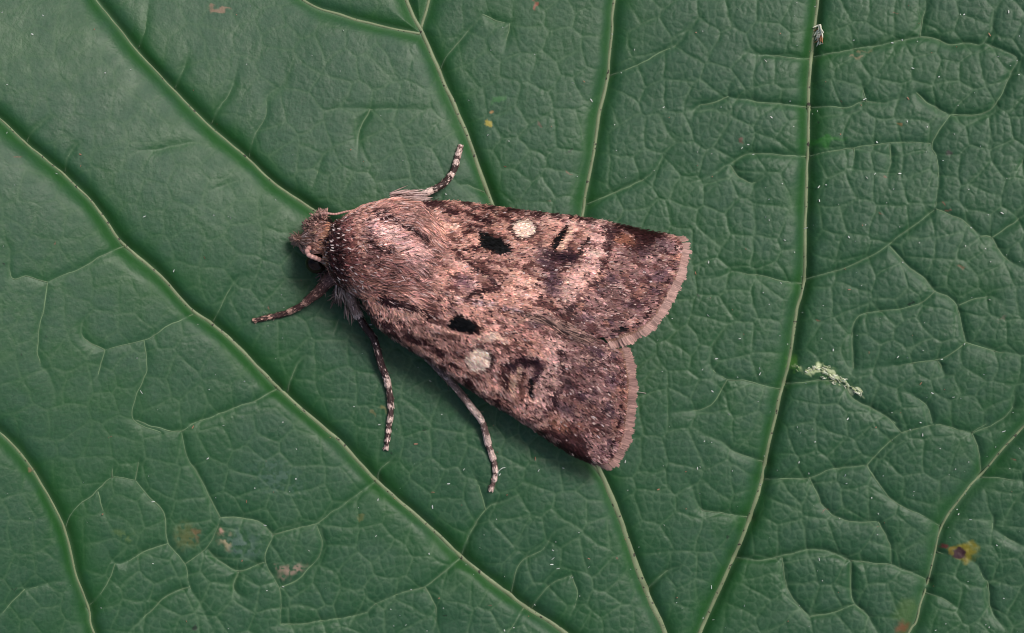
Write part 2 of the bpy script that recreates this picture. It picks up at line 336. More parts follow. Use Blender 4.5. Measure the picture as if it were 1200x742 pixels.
Z = broad - groove - side_g - tert - quat + .008 * (fbm(GX, GY, 60, 21, 2) - .5) + .0022 * inside_ * (fbm(GX, GY, 7, 22, 2) - .5)
vein = np.clip(.42 * inside_ * (.35 + .65 * puck) * np.exp(-(E3 / 1.0) ** 2) * near1 * (.35 + .65 * fbm(GX, GY, 60, 33, 2)) + .20 * np.exp(-(E4 / .9) ** 2) * (.35 + .8 * puck) * near1 * fbm(GX, GY, 40, 35, 2) * 1.4
               + .5 * S2 * (.4 + .6 * puck) * np.exp(-(D2 / 1.6) ** 2) + .6 * np.exp(-(D1 / 3.4) ** 2), 0, 1)
halo = np.clip(.85 * np.exp(-(D1w / 10.0) ** 1.4) * (.4 + 1.0 * fbm(GX, GY, 60, 41, 2)) + .75 * np.exp(-(D1 / 26)) * smooth(.35, .7, fbm(GX, GY, 45, 42, 2)) + .38 * S2 * np.exp(-D2 / 6) + .30 * inside_ * np.exp(-E3 / 2.5) + .22 * smooth(.45, .75, fbm(GX, GY, 90, 43, 3)), 0, 1)  # groove and crease green paints in the loss of sky sheen; other patches random
# marks that belong to the leaf: healed scars, a rust spot, pale bruises
mark = np.zeros(GX.shape + (4,), np.float32)
WX = GX + 8 * (fbm(GX, GY, 9, 71, 3) - .5) * 2; WY = GY + 8 * (fbm(GX, GY, 9, 72, 3) - .5) * 2
def blot(x, y, rx, ry, rgb, amt, soft=.5, ang=0, speck=0):
    global mark
    c, s = math.cos(ang), math.sin(ang); u = ((WX - x) * c + (WY - y) * s) / rx; v = (-(WX - x) * s + (WY - y) * c) / ry
    a = amt * (1 - smooth(1 - soft, 1 + soft * .4, np.hypot(u, v)))
    if speck: a = a * smooth(speck, speck + .2, fbm(GX, GY, 4.5, int(x) % 97, 2))
    a = a[..., None]; mark[..., :3] = mark[..., :3] * (1 - a) + lin(rgb) * a * 1.0 + mark[..., :3] * 0; mark[..., 3:] = mark[..., 3:] + a * (1 - mark[..., 3:])
blot(1134, 645, 15, 13, (128, 118, 32), .85, .5); blot(1127, 648, 8, 7, (52, 24, 38), .95, .4); blot(1117, 643, 5, 4, (130, 108, 36), .8); blot(1107, 639, 5, 4, (96, 44, 40), .9)
blot(1062, 716, 16, 18, (70, 100, 52), .7, .7); blot(1056, 736, 9, 10, (112, 72, 46), .8, .7)
blot(265, 633, 8, 15, (165, 150, 118), .8, .8, -.25, .35); blot(262, 622, 4, 5, (175, 135, 120), .7); blot(340, 667, 18, 9, (155, 130, 115), .75, .8, -.15, .35)
blot(218, 630, 17, 16, (95, 98, 52), .6, .9, 0, .25); blot(233, 624, 5, 9, (120, 90, 60), .6, .8, 0, .3)
blot(285, 640, 22, 18, (104, 122, 120), .35, .9, .3, .4); blot(325, 560, 40, 24, (88, 112, 104), .30, .9, .4, .4)
blot(448, 480, 5, 3, (130, 122, 70), .5); blot(435, 483, 3, 2, (120, 110, 70), .5); blot(571, 145, 3, 4, (165, 150, 60), .8); blot(575, 133, 3, 3, (170, 130, 80), .7); blot(583, 118, 10, 4, (62, 120, 60), .5, .6, -.8)
blot(965, 165, 28, 5, (50, 118, 40), .55, .7, -.1); blot(1007, 64, 14, 3, (135, 118, 88), .7, .7, -.35, .3); blot(257, 11, 14, 3, (140, 110, 90), .7, .6, .1); blot(627, 4, 3, 5, (150, 80, 66), .7)
blot(633, 145, 3, 5, (120, 90, 80), .5); blot(1110, 180, 6, 4, (70, 52, 60), .6); blot(1125, 315, 4, 3, (112, 84, 60), .6); blot(1053, 146, 4, 3, (125, 92, 50), .6); blot(870, 162, 4, 2, (110, 70, 62), .6)
blot(1174, 375, 9, 4, (112, 108, 92), .6, .7, -.5, .3); blot(975, 442, 36, 10, (72, 110, 58), .5, .8, .4, .3); blot(930, 425, 9, 10, (96, 150, 62), .8, .7); blot(355, 275, 9, 3, (118, 120, 64), .5, .8, .3)
blot(36, 547, 4, 4, (130, 105, 80), .8); blot(145, 628, 12, 8, (88, 112, 60), .5, .8, 0, .35); blot(422, 607, 5, 4, (110, 105, 55), .4)
for x_, y_ in spline([(946,434), (958,432), (968,436), (980,442), (990,448), (1000,456), (1010,462)], 4.0): blot(x_, y_, 5.5, 2.6, (206, 216, 170), .75, .6, .5, .28)
for x_, y_ in spline([(928,428), (938,432), (948,437), (956,431), (966,428), (974,432)], 4.0): blot(x_, y_, 4, 1.8, (176, 196, 140), .6, .6, .2, .3)
hp = np.random.default_rng(5)
for _ in range(46):
    x, y = hp.random() * 1200, hp.random() * 742; r = .8 + hp.random() * 1.1
    blot(x, y, r * 1.4, r, (lin([1, 1, 1])[0] * 0 + 120, 85, 66) if hp.random() < .55 else (22, 26, 22), .75)
mark[..., :3] /= np.maximum(mark[..., 3:], 1e-4)
verts = P(GX, GY, Z).reshape(-1, 3)
ny_, nx_ = GX.shape
ii = (np.arange(ny_ - 1)[:, None] * nx_ + np.arange(nx_ - 1)[None]).ravel()
quads = np.stack([ii, ii + nx_, ii + nx_ + 1, ii + 1], 1)
cx = GX[:-1, :-1].ravel() - 640; cy = GY[:-1, :-1].ravel() - 420; th = np.arctan2(cy, cx)
quads = quads[np.hypot(cx / 1.12, cy) < 960 + 110 * np.cos(5 * th + .6) + 26 * np.abs(np.sin(31 * th))]
me = mesh_np('blade', verts, quads)
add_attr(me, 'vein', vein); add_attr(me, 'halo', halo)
a = me.attributes.new('col', 'FLOAT_COLOR', 'POINT'); a.data.foreach_set('color', mark.ravel())
leaf = obj('leaf', None, None); tag(leaf, 'large dark green leaf with pale branching veins lying beneath the moth', 'leaf')
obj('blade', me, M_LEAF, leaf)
def zleaf(px, py):
    i = np.clip(np.searchsorted(gx, px) - 1, 0, len(gx) - 2); j = np.clip(np.searchsorted(gy, py) - 1, 0, len(gy) - 2)
    fx = (px - gx[i]) / (gx[i + 1] - gx[i]); fy = (py - gy[j]) / (gy[j + 1] - gy[j])
    return (Z[j, i] * (1 - fx) + Z[j, i + 1] * fx) * (1 - fy) + (Z[j + 1, i] * (1 - fx) + Z[j + 1, i + 1] * fx) * fy
def sm(z, k):
    kern = np.hanning(k + 2)[1:-1]; kern /= kern.sum(); return np.convolve(np.pad(z, k // 2, mode='edge'), kern, 'valid')
vein_o = []
for k, (l, (pp, r, st)) in enumerate(zip(prim_s, PRIM)):
    l = l + np.stack([noise(l[:, 0], l[:, 1], 16, 5) - .5, noise(l[:, 0], l[:, 1], 16, 6) - .5], 1) * 1.6
    z = sm(zleaf(l[:, 0], l[:, 1]), 7); n = len(l); rr = .68 * r * (1 + .35 * (noise(l[:, 0], l[:, 1], 22, 9) - .5)) * (np.linspace(.8, 1.15, n) if k < 5 else np.ones(n))
    if k == 1: rr = rr * np.interp(l[:, 0], [100, 170, 371], [.3, .6, 1.1])
    if k == 2: rr = rr * np.interp(l[:, 1], [0, 240, 549, 742], [1, 1.05, 1.35, 1.3])
    if k == 0: rr = rr * np.interp(l[:, 0], [0, 100, 160, 700], [.45, .6, .95, 1.15])
    vein_o.append(tube('vein', P(l[:, 0], l[:, 1], z + rr / PXU * .05), rr / PXU, M_VEIN, leaf, 10, .62))
for k, l in enumerate(side_s):
    z = sm(zleaf(l[:, 0], l[:, 1]), 5); n = len(l); mid = l[n // 2]
    pk = min(range(len(prim_s)), key=lambda q: np.min(np.hypot(prim_s[q][:, 0] - l[0, 0], prim_s[q][:, 1] - l[0, 1])))
    rr = (.80 * np.linspace(1.15, .55, n)) * (.75 + .5 * noise(l[:, 0], l[:, 1], 18, 14)) * (.12 + .88 * fade[k])
    if mid[0] < 330 and mid[1] < 260: rr *= .6
    tube('side_vein', P(l[:, 0], l[:, 1], z - .0005 - .006 * (1 - fade[k])), rr / PXU, M_SIDE, vein_o[pk], 5, .6)

# ================================================================== the moth
U = np.array([.951, .310]); Nn = np.array([.310, -.951]); P0 = np.array([385., 285.])     # body axis on the board
def ab(px, py): return (px - P0[0]) * U[0] + (py - P0[1]) * U[1], (px - P0[0]) * Nn[0] + (py - P0[1]) * Nn[1]
ZL = .03                                                  # leaf level under the moth
def zwing(px, py):
    a, b = ab(px, py); bb = np.abs(b + 10)
    zr = np.interp(a, [40, 100, 150, 250, 370, 440], [.50, .50, .48, .41, .30, .25]); zc = np.interp(a, [0, 90, 230, 440], [.26, .22, .17, .14])
    bc = np.interp(a, [0, 90, 231, 400, 450], [50, 84, 114, 138, 145])
    return zc + (zr - zc) * (1 - np.clip(bb / bc, 0, 1.12) ** 1.7) + ZL
# ------------------------------------------------------------------ colours of scales and hairs, drawn on a board
X0, Y0, BW, BH = 290, 150, 560, 460
bx, by = np.meshgrid(np.arange(BW) + X0 + .5, np.arange(BH) + Y0 + .5)
wx = bx + 4.5 * (fbm(bx, by, 8, 101, 3) - .5) * 2; wy = by + 4.5 * (fbm(bx, by, 8, 102, 3) - .5) * 2
board = np.zeros((BH, BW, 3)) + (192, 150, 136)
def put(a, rgb):
    global board
    a = np.clip(a, 0, 1)[..., None]; board = board * (1 - a) + np.asarray(rgb, float) * a
def stroke(pts, wd, rgb, amt=1.0, soft=.4, warp=1.0, brk=0, taper=None):
    l = spline(pts, 3.0); X = bx + (wx - bx) * warp; Y = by + (wy - by) * warp; D = np.full(bx.shape, 1e3)
    for a, b in zip(l[:-1], l[1:]):
        d = b - a; t = np.clip(((X - a[0]) * d[0] + (Y - a[1]) * d[1]) / (d @ d + 1e-9), 0, 1); D = np.minimum(D, np.hypot(X - a[0] - t * d[0], Y - a[1] - t * d[1]))
    m = amt * (1 - smooth(wd * .5 * (1 - soft), wd * .5 * (1 + soft), D))
    if brk: m = m * smooth(brk, brk + .2, fbm(bx, by, 7, len(pts) * 3 + int(wd), 2))
    put(m, rgb)
def ell(x, y, rx, ry, rgb, amt=1.0, soft=.5, ang=0, warp=1.0, brk=0):
    X = bx + (wx - bx) * warp - x; Y = by + (wy - by) * warp - y; c, s = math.cos(ang), math.sin(ang)
    r = np.hypot((X * c + Y * s) / rx, (-X * s + Y * c) / ry); m = amt * (1 - smooth(1 - soft, 1 + soft * .5, r))
    if brk: m = m * smooth(brk, brk + .25, fbm(bx, by, 8, int(x) % 31, 3))
    put(m, rgb)
def poly(pts, rgb, amt=1.0, warp=.5, soft=1.2):
    X = bx + (wx - bx) * warp; Y = by + (wy - by) * warp; ins = np.zeros(bx.shape, bool); D = np.full(bx.shape, 1e3); p = np.asarray(pts, float)
    for a, b in zip(p, np.roll(p, -1, 0)):
        ins ^= ((a[1] > Y) != (b[1] > Y)) & (X < (b[0] - a[0]) * (Y - a[1]) / (b[1] - a[1] + 1e-9) + a[0])
        d = b - a; t = np.clip(((X - a[0]) * d[0] + (Y - a[1]) * d[1]) / (d @ d + 1e-9), 0, 1); D = np.minimum(D, np.hypot(X - a[0] - t * d[0], Y - a[1] - t * d[1]))
    put(amt * smooth(-soft, soft, np.where(ins, D, -D)), rgb)
TAN, PALE, MID, DARK, SLATE, BLACK, RUST, TERM = (216, 172, 156), (224, 190, 180), (158, 120, 114), (66, 46, 52), (88, 74, 90), (44, 32, 30), (162, 116, 96), (144, 115, 113)
A_, B_ = ab(bx, by)
streak = fbm(A_ * .35, B_ * 1.6, 9, 120, 3)
put(smooth(.45, .75, streak) * .5, PALE); put(smooth(.5, .75, fbm(A_ * .4, B_ * 1.4, 16, 130, 3)) * .55, MID)
# terminal field of both wings
stroke([(752,300),(745,330),(728,358),(700,380)], 74, TERM, .92, .35); stroke([(690,420),(694,450),(692,485),(684,515)], 66, TERM, .92, .35)
put(smooth(.52, .72, fbm(bx, by, 15, 140, 4)) * .55 * smooth(255, 330, A_), SLATE)
put(smooth(.55, .75, fbm(bx, by, 11, 150, 4)) * .5 * smooth(240, 320, A_), RUST)
# upper wing ------------------------------------------------------------------
stroke([(495,240),(540,241),(584,247),(640,254),(688,260),(732,269),(770,277)], 10, DARK, .75, .5, 1, .38); stroke([(690,262),(735,272),(768,279)], 13, (76, 54, 56), .85)
poly([(722,268),(772,276),(755,290),(738,292)], (84, 60, 60), .8, 1.2, 4); ell(731, 284, 15, 8, RUST, .8); ell(776, 292, 15, 12, (140, 116, 120), .8, .6)
for x, y, rx, ry in ((506,244,9,4),(528,250,14,4),(522,258,7,3),(560,257,16,5),(572,262,9,4),(552,267,8,3),(590,256,10,3),(620,254,9,3)): ell(x, y, rx, ry, DARK, .8, .6, .25, 1.3)
stroke([(508,262),(525,270),(540,282),(556,286)], 13, TAN, .8); stroke([(540,276),(556,272),(562,268)], 4, DARK, .6); stroke([(505,286),(538.5,295),(562,292)], 3, DARK, .8)
poly([(560,272),(571,276),(583,281),(595,290),(599.5,299),(585,301),(574,296),(560,292)], BLACK, 1, .35)
ell(612, 271, 17, 13.5, DARK, .85, .25, .05, .8); ell(612.5, 270, 13.8, 10.6, (236, 184, 162), 1, .15, .05, .4)
stroke([(660,268),(650,292)], 8, (44, 28, 28), .95); stroke([(667,272),(657,291)], 4.5, (206, 168, 146), .95); stroke([(677,276),(667,297)], 9, (146, 110, 100), .95); stroke([(673,275),(663,294)], 3, DARK, .6); stroke([(687,280),(675,302)], 6, (34, 20, 20), .95)
ell(660, 304, 25, 10, (60, 48, 60), .92, .6, .2, 1.2); ell(643, 320, 13, 24, SLATE, .7, .7, -.2, 1.2); ell(632, 300, 9, 16, SLATE, .5, .7)
stroke([(702,268),(698,290),(690,312),(676,330),(662,350)], 24, (204, 170, 162), .85, .4); stroke([(664,262),(690,266)], 6, PALE, .6)
stroke([(712,268),(716,280),(709,292),(712,302),(704,316),(700,332),(688,338),(684,352),(670,356),(664,366)], 5.5, DARK, .75, .6, 1.4, .34)
ell(726, 387, 6, 3, BLACK, .9); ell(762, 376, 4, 3, BLACK, .8); stroke([(790,290),(790,300),(784,322),(775,340),(763,362),(748,377),(728,385),(706,392)], 3.2, (48, 32, 36), .8, .5, .4, .4)
stroke([(536,300),(554,314),(566,322),(577,331)], 4.5, DARK, .85, .5, 1, .25); stroke([(577,331),(579,338),(566,341),(548,345)], 6, (60, 42, 46), .85); ell(543, 331, 16, 10, (118, 92, 104), .75, .6, .3); ell(516, 325, 10, 12, TAN, .5)
stroke([(600,366),(622,360),(640,350),(648,330)], 6, MID, .6, .6, 1, .3)
ell(645, 338, 10, 12, SLATE, .5, .7); ell(612, 322, 26, 24, (202, 162, 146), .55, .8)
# lower wing ------------------------------------------------------------------
stroke([(425,356),(447,386),(484,411),(516,431),(557,460),(604,489),(640,513),(672,532),(695,544)], 11, DARK, .7, .5, 1, .36); stroke([(640,506),(668,524),(690,538)], 14, (76, 54, 56), .85)
poly([(640,488),(668,498),(688,520),(690,538),(652,516)], (88, 64, 64), .75, 1.4, 5); ell(655, 496, 16, 8, RUST, .85, .6, .5); ell(708, 532, 14, 10, (146, 118, 118), .85, .6, .4)
for x, y, rx, ry in ((452,378,8,4),(470,374,13,4),(462,390,9,4),(482,392,16,4),(500,402,16,4),(516,410,10,4),(530,424,9,4),(548,446,10,3),(584,470,12,4),(488,374,12,3)): ell(x, y, rx, ry, DARK, .8, .6, .6, 1.3)
stroke([(480,366),(500,374),(518,384),(534,392)], 13, TAN, .85); stroke([(462,366),(476,364)], 6, (210,170,150), .7); stroke([(528,348),(529,360),(533,372)], 3, DARK, .8); stroke([(520,352),(521,372)], 7, TAN, .8); stroke([(514,350),(515,372)], 2.5, DARK, .6)
poly([(531,367),(543,370),(553,374.6),(566.5,383.5),(563,389.5),(548,388.5),(534,386),(523,381)], BLACK, 1, .35)
ell(562, 419, 18, 16, DARK, .85, .25, 0, .8); ell(559.5, 420, 14.6, 14.2, (236, 184, 162), 1, .12, 0, .4)
stroke([(598,428),(608,422),(620,422),(631,430),(630,440)], 14, (76, 60, 70), .9, .6, 1.5); ell(616, 425, 16, 6, (56, 42, 48), .8, .6, .2, 1.4); stroke([(592,432),(594,455)], 8, (84, 62, 64), .8, .7, 1.5); stroke([(607,430),(602,443),(600,458)], 5, (206, 166, 138), .95); stroke([(613,436),(610,464)], 7, (132, 96, 88), .9); stroke([(620,443),(623,468)], 5.5, (30, 18, 20), .95)
stroke([(650,400),(652,425),(645,447),(632,472)], 25, (204, 170, 162), .85, .4); ell(622, 478, 12, 9, (190,150,140), .6)
stroke([(654,410),(659,425),(656,437),(662,448),(650,460),(652,470),(642,480),(634,492),(622,492)], 5.5, DARK, .8, .6, 1.4, .3)
stroke([(714,527),(722,506),(726,477),(728,450),(724,429)], 3.2, (50, 34, 38), .8, .5, .4, .4)
ell(585, 396, 30, 14, (206, 166, 150), .7, .8, .3); ell(620, 404, 16, 10, (180,136,118), .6); ell(626, 378, 9, 8, SLATE, .6, .7); stroke([(600,400),(612,412),(590,412)], 8, MID, .6, .6, 1, .3)
stroke([(640,372),(660,386),(690,399),(722,410)], 11, (152, 122, 116), .85, .4, .5); stroke([(648,366),(672,361)], 6, DARK, .7)
stroke([(530,347),(570,356),(614,366)], 5, (190, 170, 172), .75, .4, .3, .3)
# body: head, collar, thorax -----------------------------------------------------
stroke([(388,262),(392,290),(398,330)], 26, (78, 54, 56), .9, .4); stroke([(404,258),(410,285),(416,315)], 16, (136, 96, 94), .9, .5); stroke([(418,250),(424,270),(428,300)], 10, (172, 136, 128), .8); stroke([(432,264),(436,284),(434,304)], 8, (70, 50, 54), .85, .5)
stroke([(425,345),(418,320),(450,348)], 20, (156, 118, 110), .7)
ell(470, 250, 46, 18, (164, 130, 124), .8, .6, .15); ell(468, 330, 50, 24, (152, 114, 108), .8, .6, .4); stroke([(438,266),(465,280),(496,302)], 20, (214, 180, 176), .9, .5); stroke([(440,296),(470,312),(500,322)], 18, (150, 116, 112), .8)
stroke([(438,250),(470,264),(500,282)], 7, DARK, .9, .6, 1, .2); stroke([(446,350),(480,358),(505,370)], 7, DARK, .9); stroke([(440,312),(470,322),(500,336)], 5, DARK, .7, .6, 1, .3); stroke([(440,290),(460,296)], 5, DARK, .7); ell(486, 340, 14, 6, (190, 152, 146), .7, .6, .4); stroke([(505,300),(522,290)], 6, (110, 84, 84), .6); ell(515, 300, 14, 20, (160, 126, 120), .6)
stroke([(384,262),(378,280),(380,300)], 8, (178, 138, 114), .9); ell(362, 277, 15, 15, (150, 118, 110), .8); ell(346, 281, 5, 5, (176, 140, 124), .9); ell(378, 253, 6, 8, (170, 132, 122), .8)
lumb = board.mean(-1); open_ = smooth(40, 80, lumb) * (1 - smooth(188, 196, lumb)) * (A_ > 100)
mot = fbm(A_ * .45, B_ * 1.5, 6.0, 170, 3); put(smooth(.55, .68, mot) * .62 * open_, (92, 64, 64)); mot = fbm(A_ * .45, B_ * 1.5, 6.0, 180, 3); put(smooth(.60, .74, mot) * .5 * open_, (226, 190, 178))
board *= (.92 + .24 * fbm(bx, by, 26, 160, 2))[..., None]
board = np.clip(152 + (board - 152) * 1.42, 14, 246); board = (board + (board.mean(-1, keepdims=True) - board) * .26) * (.99, .95, .94)
stroke([(688,279),(676,303)], 5.5, (52, 36, 36), .9, .5, 1.0); stroke([(667,272),(657,290)], 4, (222, 186, 164), .8, .4, .8); stroke([(608,430),(603,443),(601,458)], 4.5, (222, 184, 160), .85, .4, .8); stroke([(712,268),(716,280),(709,292),(712,302),(704,316),(700,332),(688,338),(684,352)], 4.5, (70, 48, 50), .7, .6, 1.4, .3); stroke([(654,410),(659,425),(656,437),(662,448),(650,460),(652,470),(642,480),(634,490)], 4.5, (70, 48, 50), .7, .6, 1.4, .3)
ell(612, 271.5, 17, 13.5, (74, 50, 48), .8, .25, .05, 1.0); ell(612.5, 270, 14, 10.8, (248, 222, 204), 1, .15, .05, .4); ell(562, 419.5, 18, 16, (74, 50, 48), .8, .25, 0, 1.0); ell(559.5, 420, 14.8, 14.4, (250, 224, 206), 1, .12, 0, .4)
def paint(px, py, jit=1.0, spread=.16, n=None):
    px = np.asarray(px) + RNG.normal(size=np.shape(px)) * jit; py = np.asarray(py) + RNG.normal(size=np.shape(py)) * jit
    c = lin(board[np.clip((py - Y0).astype(int), 0, BH - 1), np.clip((px - X0).astype(int), 0, BW - 1)])
    return c * np.exp(RNG.normal(size=c.shape[:-1] + (1,)) * spread) * (1 + RNG.normal(size=c.shape) * .04)
# ------------------------------------------------------------------ body: one lofted mesh head to tail
moth = obj('moth', None, None); tag(moth, 'brown and pink moth with black wing bars and pale round spots resting on leaf', 'moth')
moth.location = (0, 0, 0)
AX = np.array([(347,281.5),(353,281),(361,280),(371,279),(383,281),(391,284),(408,287),(441,291),(474,299),(504,315),(530,335),(580,350),(640,368),(690,385)], float)
HW = np.array([3, 9, 17, 21, 19, 29, 47, 60, 62, 50, 42, 38, 30, 12.])
ZCN = np.array([.20, .20, .22, .25, .27, .28, .30, .31, .31, .30, .25, .21, .19, .18])
ZH = np.array([.02, .06, .10, .13, .12, .21, .24, .25, .245, .20, .13, .13, .11, .03])
TT = np.r_[0, np.cumsum(np.linalg.norm(np.diff(AX, axis=0), axis=1))]
def body_pt(t, ph):
    """t px along the axis, ph angle from straight up (+ towards the upper wing)"""
    cx_ = np.interp(t, TT, AX[:, 0]); cy_ = np.interp(t, TT, AX[:, 1]); w_ = np.interp(t, TT, HW); zc = np.interp(t, TT, ZCN); zh = np.interp(t, TT, ZH)
    px = cx_ + np.sin(ph) * w_ * Nn[0]; py = cy_ + np.sin(ph) * w_ * Nn[1]; return px, py, zc + np.cos(ph) * zh + ZL
tt = np.linspace(0, TT[-1], 90); pp = np.linspace(0, 2 * np.pi, 40, endpoint=False); T2, P2 = np.meshgrid(tt, pp, indexing='ij')
bxp, byp, bz = body_pt(T2, P2); bv = P(bxp, byp, bz); i = np.arange(89)[:, None] * 40; j = np.arange(40)[None]; j2 = (j + 1) % 40
bq = np.stack([i + j, i + 40 + j, i + 40 + j2, i + j2], -1).reshape(-1, 4)
body = obj('body', mesh_np('body', bv, bq, np.stack([np.zeros(38, int), np.arange(1, 39), np.arange(2, 40)], 1), True, paint(bxp, byp, 2, .1) * .7), M_FUR, moth)
# fur
FURP = [(335,300),(335,262),(368,238),(400,232),(430,222),(500,222),(512,250),(522,268),(536,290),(534,308),(522,320),(510,332),(514,352),(524,380),(500,377),(470,366),(440,357),(424,372),(385,350),(365,322)]
def in_poly(l, X, Y):
    p = np.asarray(l, float); ins = np.zeros(np.shape(X), bool)
    for s, e in zip(p, np.roll(p, -1, 0)): ins ^= ((s[1] > Y) != (e[1] > Y)) & (X < (e[0] - s[0]) * (Y - s[1]) / (e[1] - s[1] + 1e-9) + s[0])
    return ins
def make_fur(t, ph, L, lift, rad, turn, K=6, colf=None, over_wing=True):
    N = len(t); s = np.linspace(0, 1, K)[None]
    ts = t[:, None] + L[:, None] * s; phs = ph[:, None] + turn[:, None] * s
    px, py, z = body_pt(ts, phs)
    if over_wing:
        cover = smooth(95, 150, ts - 10); z = np.maximum(z, np.where(ts > 95, zwing(px, py) + .004, -1))
    up = -.004 + lift[:, None] * L[:, None] / PXU * (s * 1.4 - s ** 2 * .7)
    nx = np.sin(phs); px = px + nx * up * PXU * Nn[0]; py = py + nx * up * PXU * Nn[1]; z = z + np.maximum(np.cos(phs), .15) * up
    ok = in_poly(FURP, px[:, -1], py[:, -1]) & (np.hypot(px - 371, py - 308).min(1) > 11); px, py, z, rad = px[ok], py[ok], z[ok], rad[ok]
    pts = P(px, py, z)
    k = K // 2; c = paint(px[:, k], py[:, k], 2.0, .42) if colf is None else colf(px, py)
    if colf is None:
        rr_ = RNG.random(len(c))[:, None]; c = np.where(rr_ < .08, lin((48, 32, 34)), np.where(rr_ > .92, lin((226, 196, 192)), c))
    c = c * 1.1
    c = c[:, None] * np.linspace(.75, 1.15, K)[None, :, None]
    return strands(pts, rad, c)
def fur_set(N, t0, t1, ph_lim, Lr, lift, rad, turn=.05, K=6):
    t = t0 + (t1 - t0) * RNG.random(N); ph = (RNG.random(N) * 2 - 1) * ph_lim
    cl = fbm(t * 1.0, ph * 60, 13, 200, 2) - .5
    return make_fur(t, ph, (Lr[0] + (Lr[1] - Lr[0]) * RNG.random(N)), lift * (.5 + RNG.random(N)) + cl * .25, rad * (.7 + .6 * RNG.random(N)), ph * turn + cl * .55 + RNG.normal(size=N) * .10, K)
def join(parts):
    v, q, c, o = [], [], [], 0
    for a, b, d in parts: v.append(a); q.append(b + o); c.append(d); o += len(a)
    return np.vstack(v), np.vstack(q), np.vstack(c)
px_ = 1 / PXU
fur = [fur_set(2000, 4, 26, 1.7, (4, 8), .3, .62 * px_), fur_set(2000, 18, 36, 1.7, (4, 8), .35, .62 * px_), fur_set(6000, 44, 80, 1.4, (6, 11), .36, .62 * px_, .06), fur_set(12000, 70, 150, 1.4, (10, 20), .24, .6 * px_, .05, 6), fur_set(4000, 128, 172, 1.35, (9, 20), .22, .6 * px_, -.05, 6)]
# ridge of long pale hairs along the back
N = 800; t = 84 + 62 * RNG.random(N); ph = .30 - (t - 84) * .0045 + RNG.normal(size=N) * .10
fur.append(make_fur(t, ph, 9 + 10 * RNG.random(N), .26 * (.6 + .7 * RNG.random(N)), ( .55 * px_) * np.ones(N), -.05 + RNG.normal(size=N) * .08, 7, lambda x, y: lin((212, 178, 172)) * np.exp(RNG.normal(size=(len(x), 1)) * .32)))
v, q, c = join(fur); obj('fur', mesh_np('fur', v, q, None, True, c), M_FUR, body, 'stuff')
# short broad scales with white tips scattered over collar and shoulders
N = 900; t = 38 + 80 * RNG.random(N) ** 1.8; ph = (RNG.random(N) * 2 - 1) * 1.05; x, y, z = body_pt(t, ph); x2, y2, z2 = body_pt(t + 6, ph); nn = unit(np.stack([np.sin(ph) * Nn[0], -np.sin(ph) * Nn[1], np.cos(ph)], 1))
wht = RNG.random(N) < .08
cc = np.where(wht[:, None], lin((220, 200, 196)), paint(x, y, 3, .4)); up = .022 + .02 * RNG.random(N)
v, q, c = scales(P(x, y, z) + nn * up[:, None], P(x2, y2, z2) - P(x, y, z) + RNG.normal(size=(N, 3)) * .01, nn, (2.5 + 2.5 * RNG.random(N)) * px_, (1.0 + .6 * RNG.random(N)) * px_, cc, .2)
obj('shoulder_scales', mesh_np('shoulder_scales', v, q, None, True, c), M_SCALE, body, 'stuff')
# eye and antennae, palps
def ball(name, c, r, m, parent, sx=1, sy=1, sz=1, cols=None):
    u = np.linspace(0, np.pi, 20); w_ = np.linspace(0, 2 * np.pi, 28, endpoint=False); A, B = np.meshgrid(u, w_, indexing='ij')
    v = np.stack([np.sin(A) * np.cos(B) * sx, np.sin(A) * np.sin(B) * sy, np.cos(A) * sz], -1).reshape(-1, 3) * r + c
    i = np.arange(19)[:, None] * 28; j = np.arange(28)[None]; j2 = (j + 1) % 28
    return obj(name, mesh_np(name, v, np.stack([i + j, i + 28 + j, i + 28 + j2, i + j2], -1).reshape(-1, 4)), m, parent)
ball('eye', P(370.5, 308, .31), 12.4 * px_, M_EYE, body, 1, 1, .95); ball('eye', P(382, 263, .21), 9 * px_, M_EYE, body, 1, 1, .95)
def antenna(pts, r0):
    p = resample(pts, 46); pth = P(p[:, 0], p[:, 1], p[:, 2]); r = r0 * px_ * np.linspace(1, .75, 46) * (1 + .07 * np.sin(np.arange(46) * 2.2))
    cols = lin((196, 150, 142))[None] * (.85 + .35 * np.sin(np.arange(46) * 2.2)[:, None]); return tube('antenna', pth, r, M_CUT, body, 8, 1, cols)
antenna([(366, 289, .35), (360, 293, .39), (362, 299, .41), (371, 303, .40), (381, 308, .35), (388, 317, .22), (398, 336, .12)], 2.9)
antenna([(379, 256, .31), (377, 251, .34), (382, 250, .35), (393, 251, .34), (406, 248, .30), (420, 246, .22)], 1.5)
for x, y in ((344, 279), (346, 285)):
    p = resample([(358, 281 + (y - 281) * 1.4, .22), (350, y, .21), (x - 1, y, .20), (x - 4, y + 1, .18)], 10)
    tube('palp', P(p[:, 0], p[:, 1], p[:, 2]), np.interp(np.arange(10), [0, 5, 9], [4.5, 4.2, 1.6]) * px_, M_FUR, body, 8, 1, lin((158, 122, 112)) * (.8 + .4 * RNG.random((10, 1))))
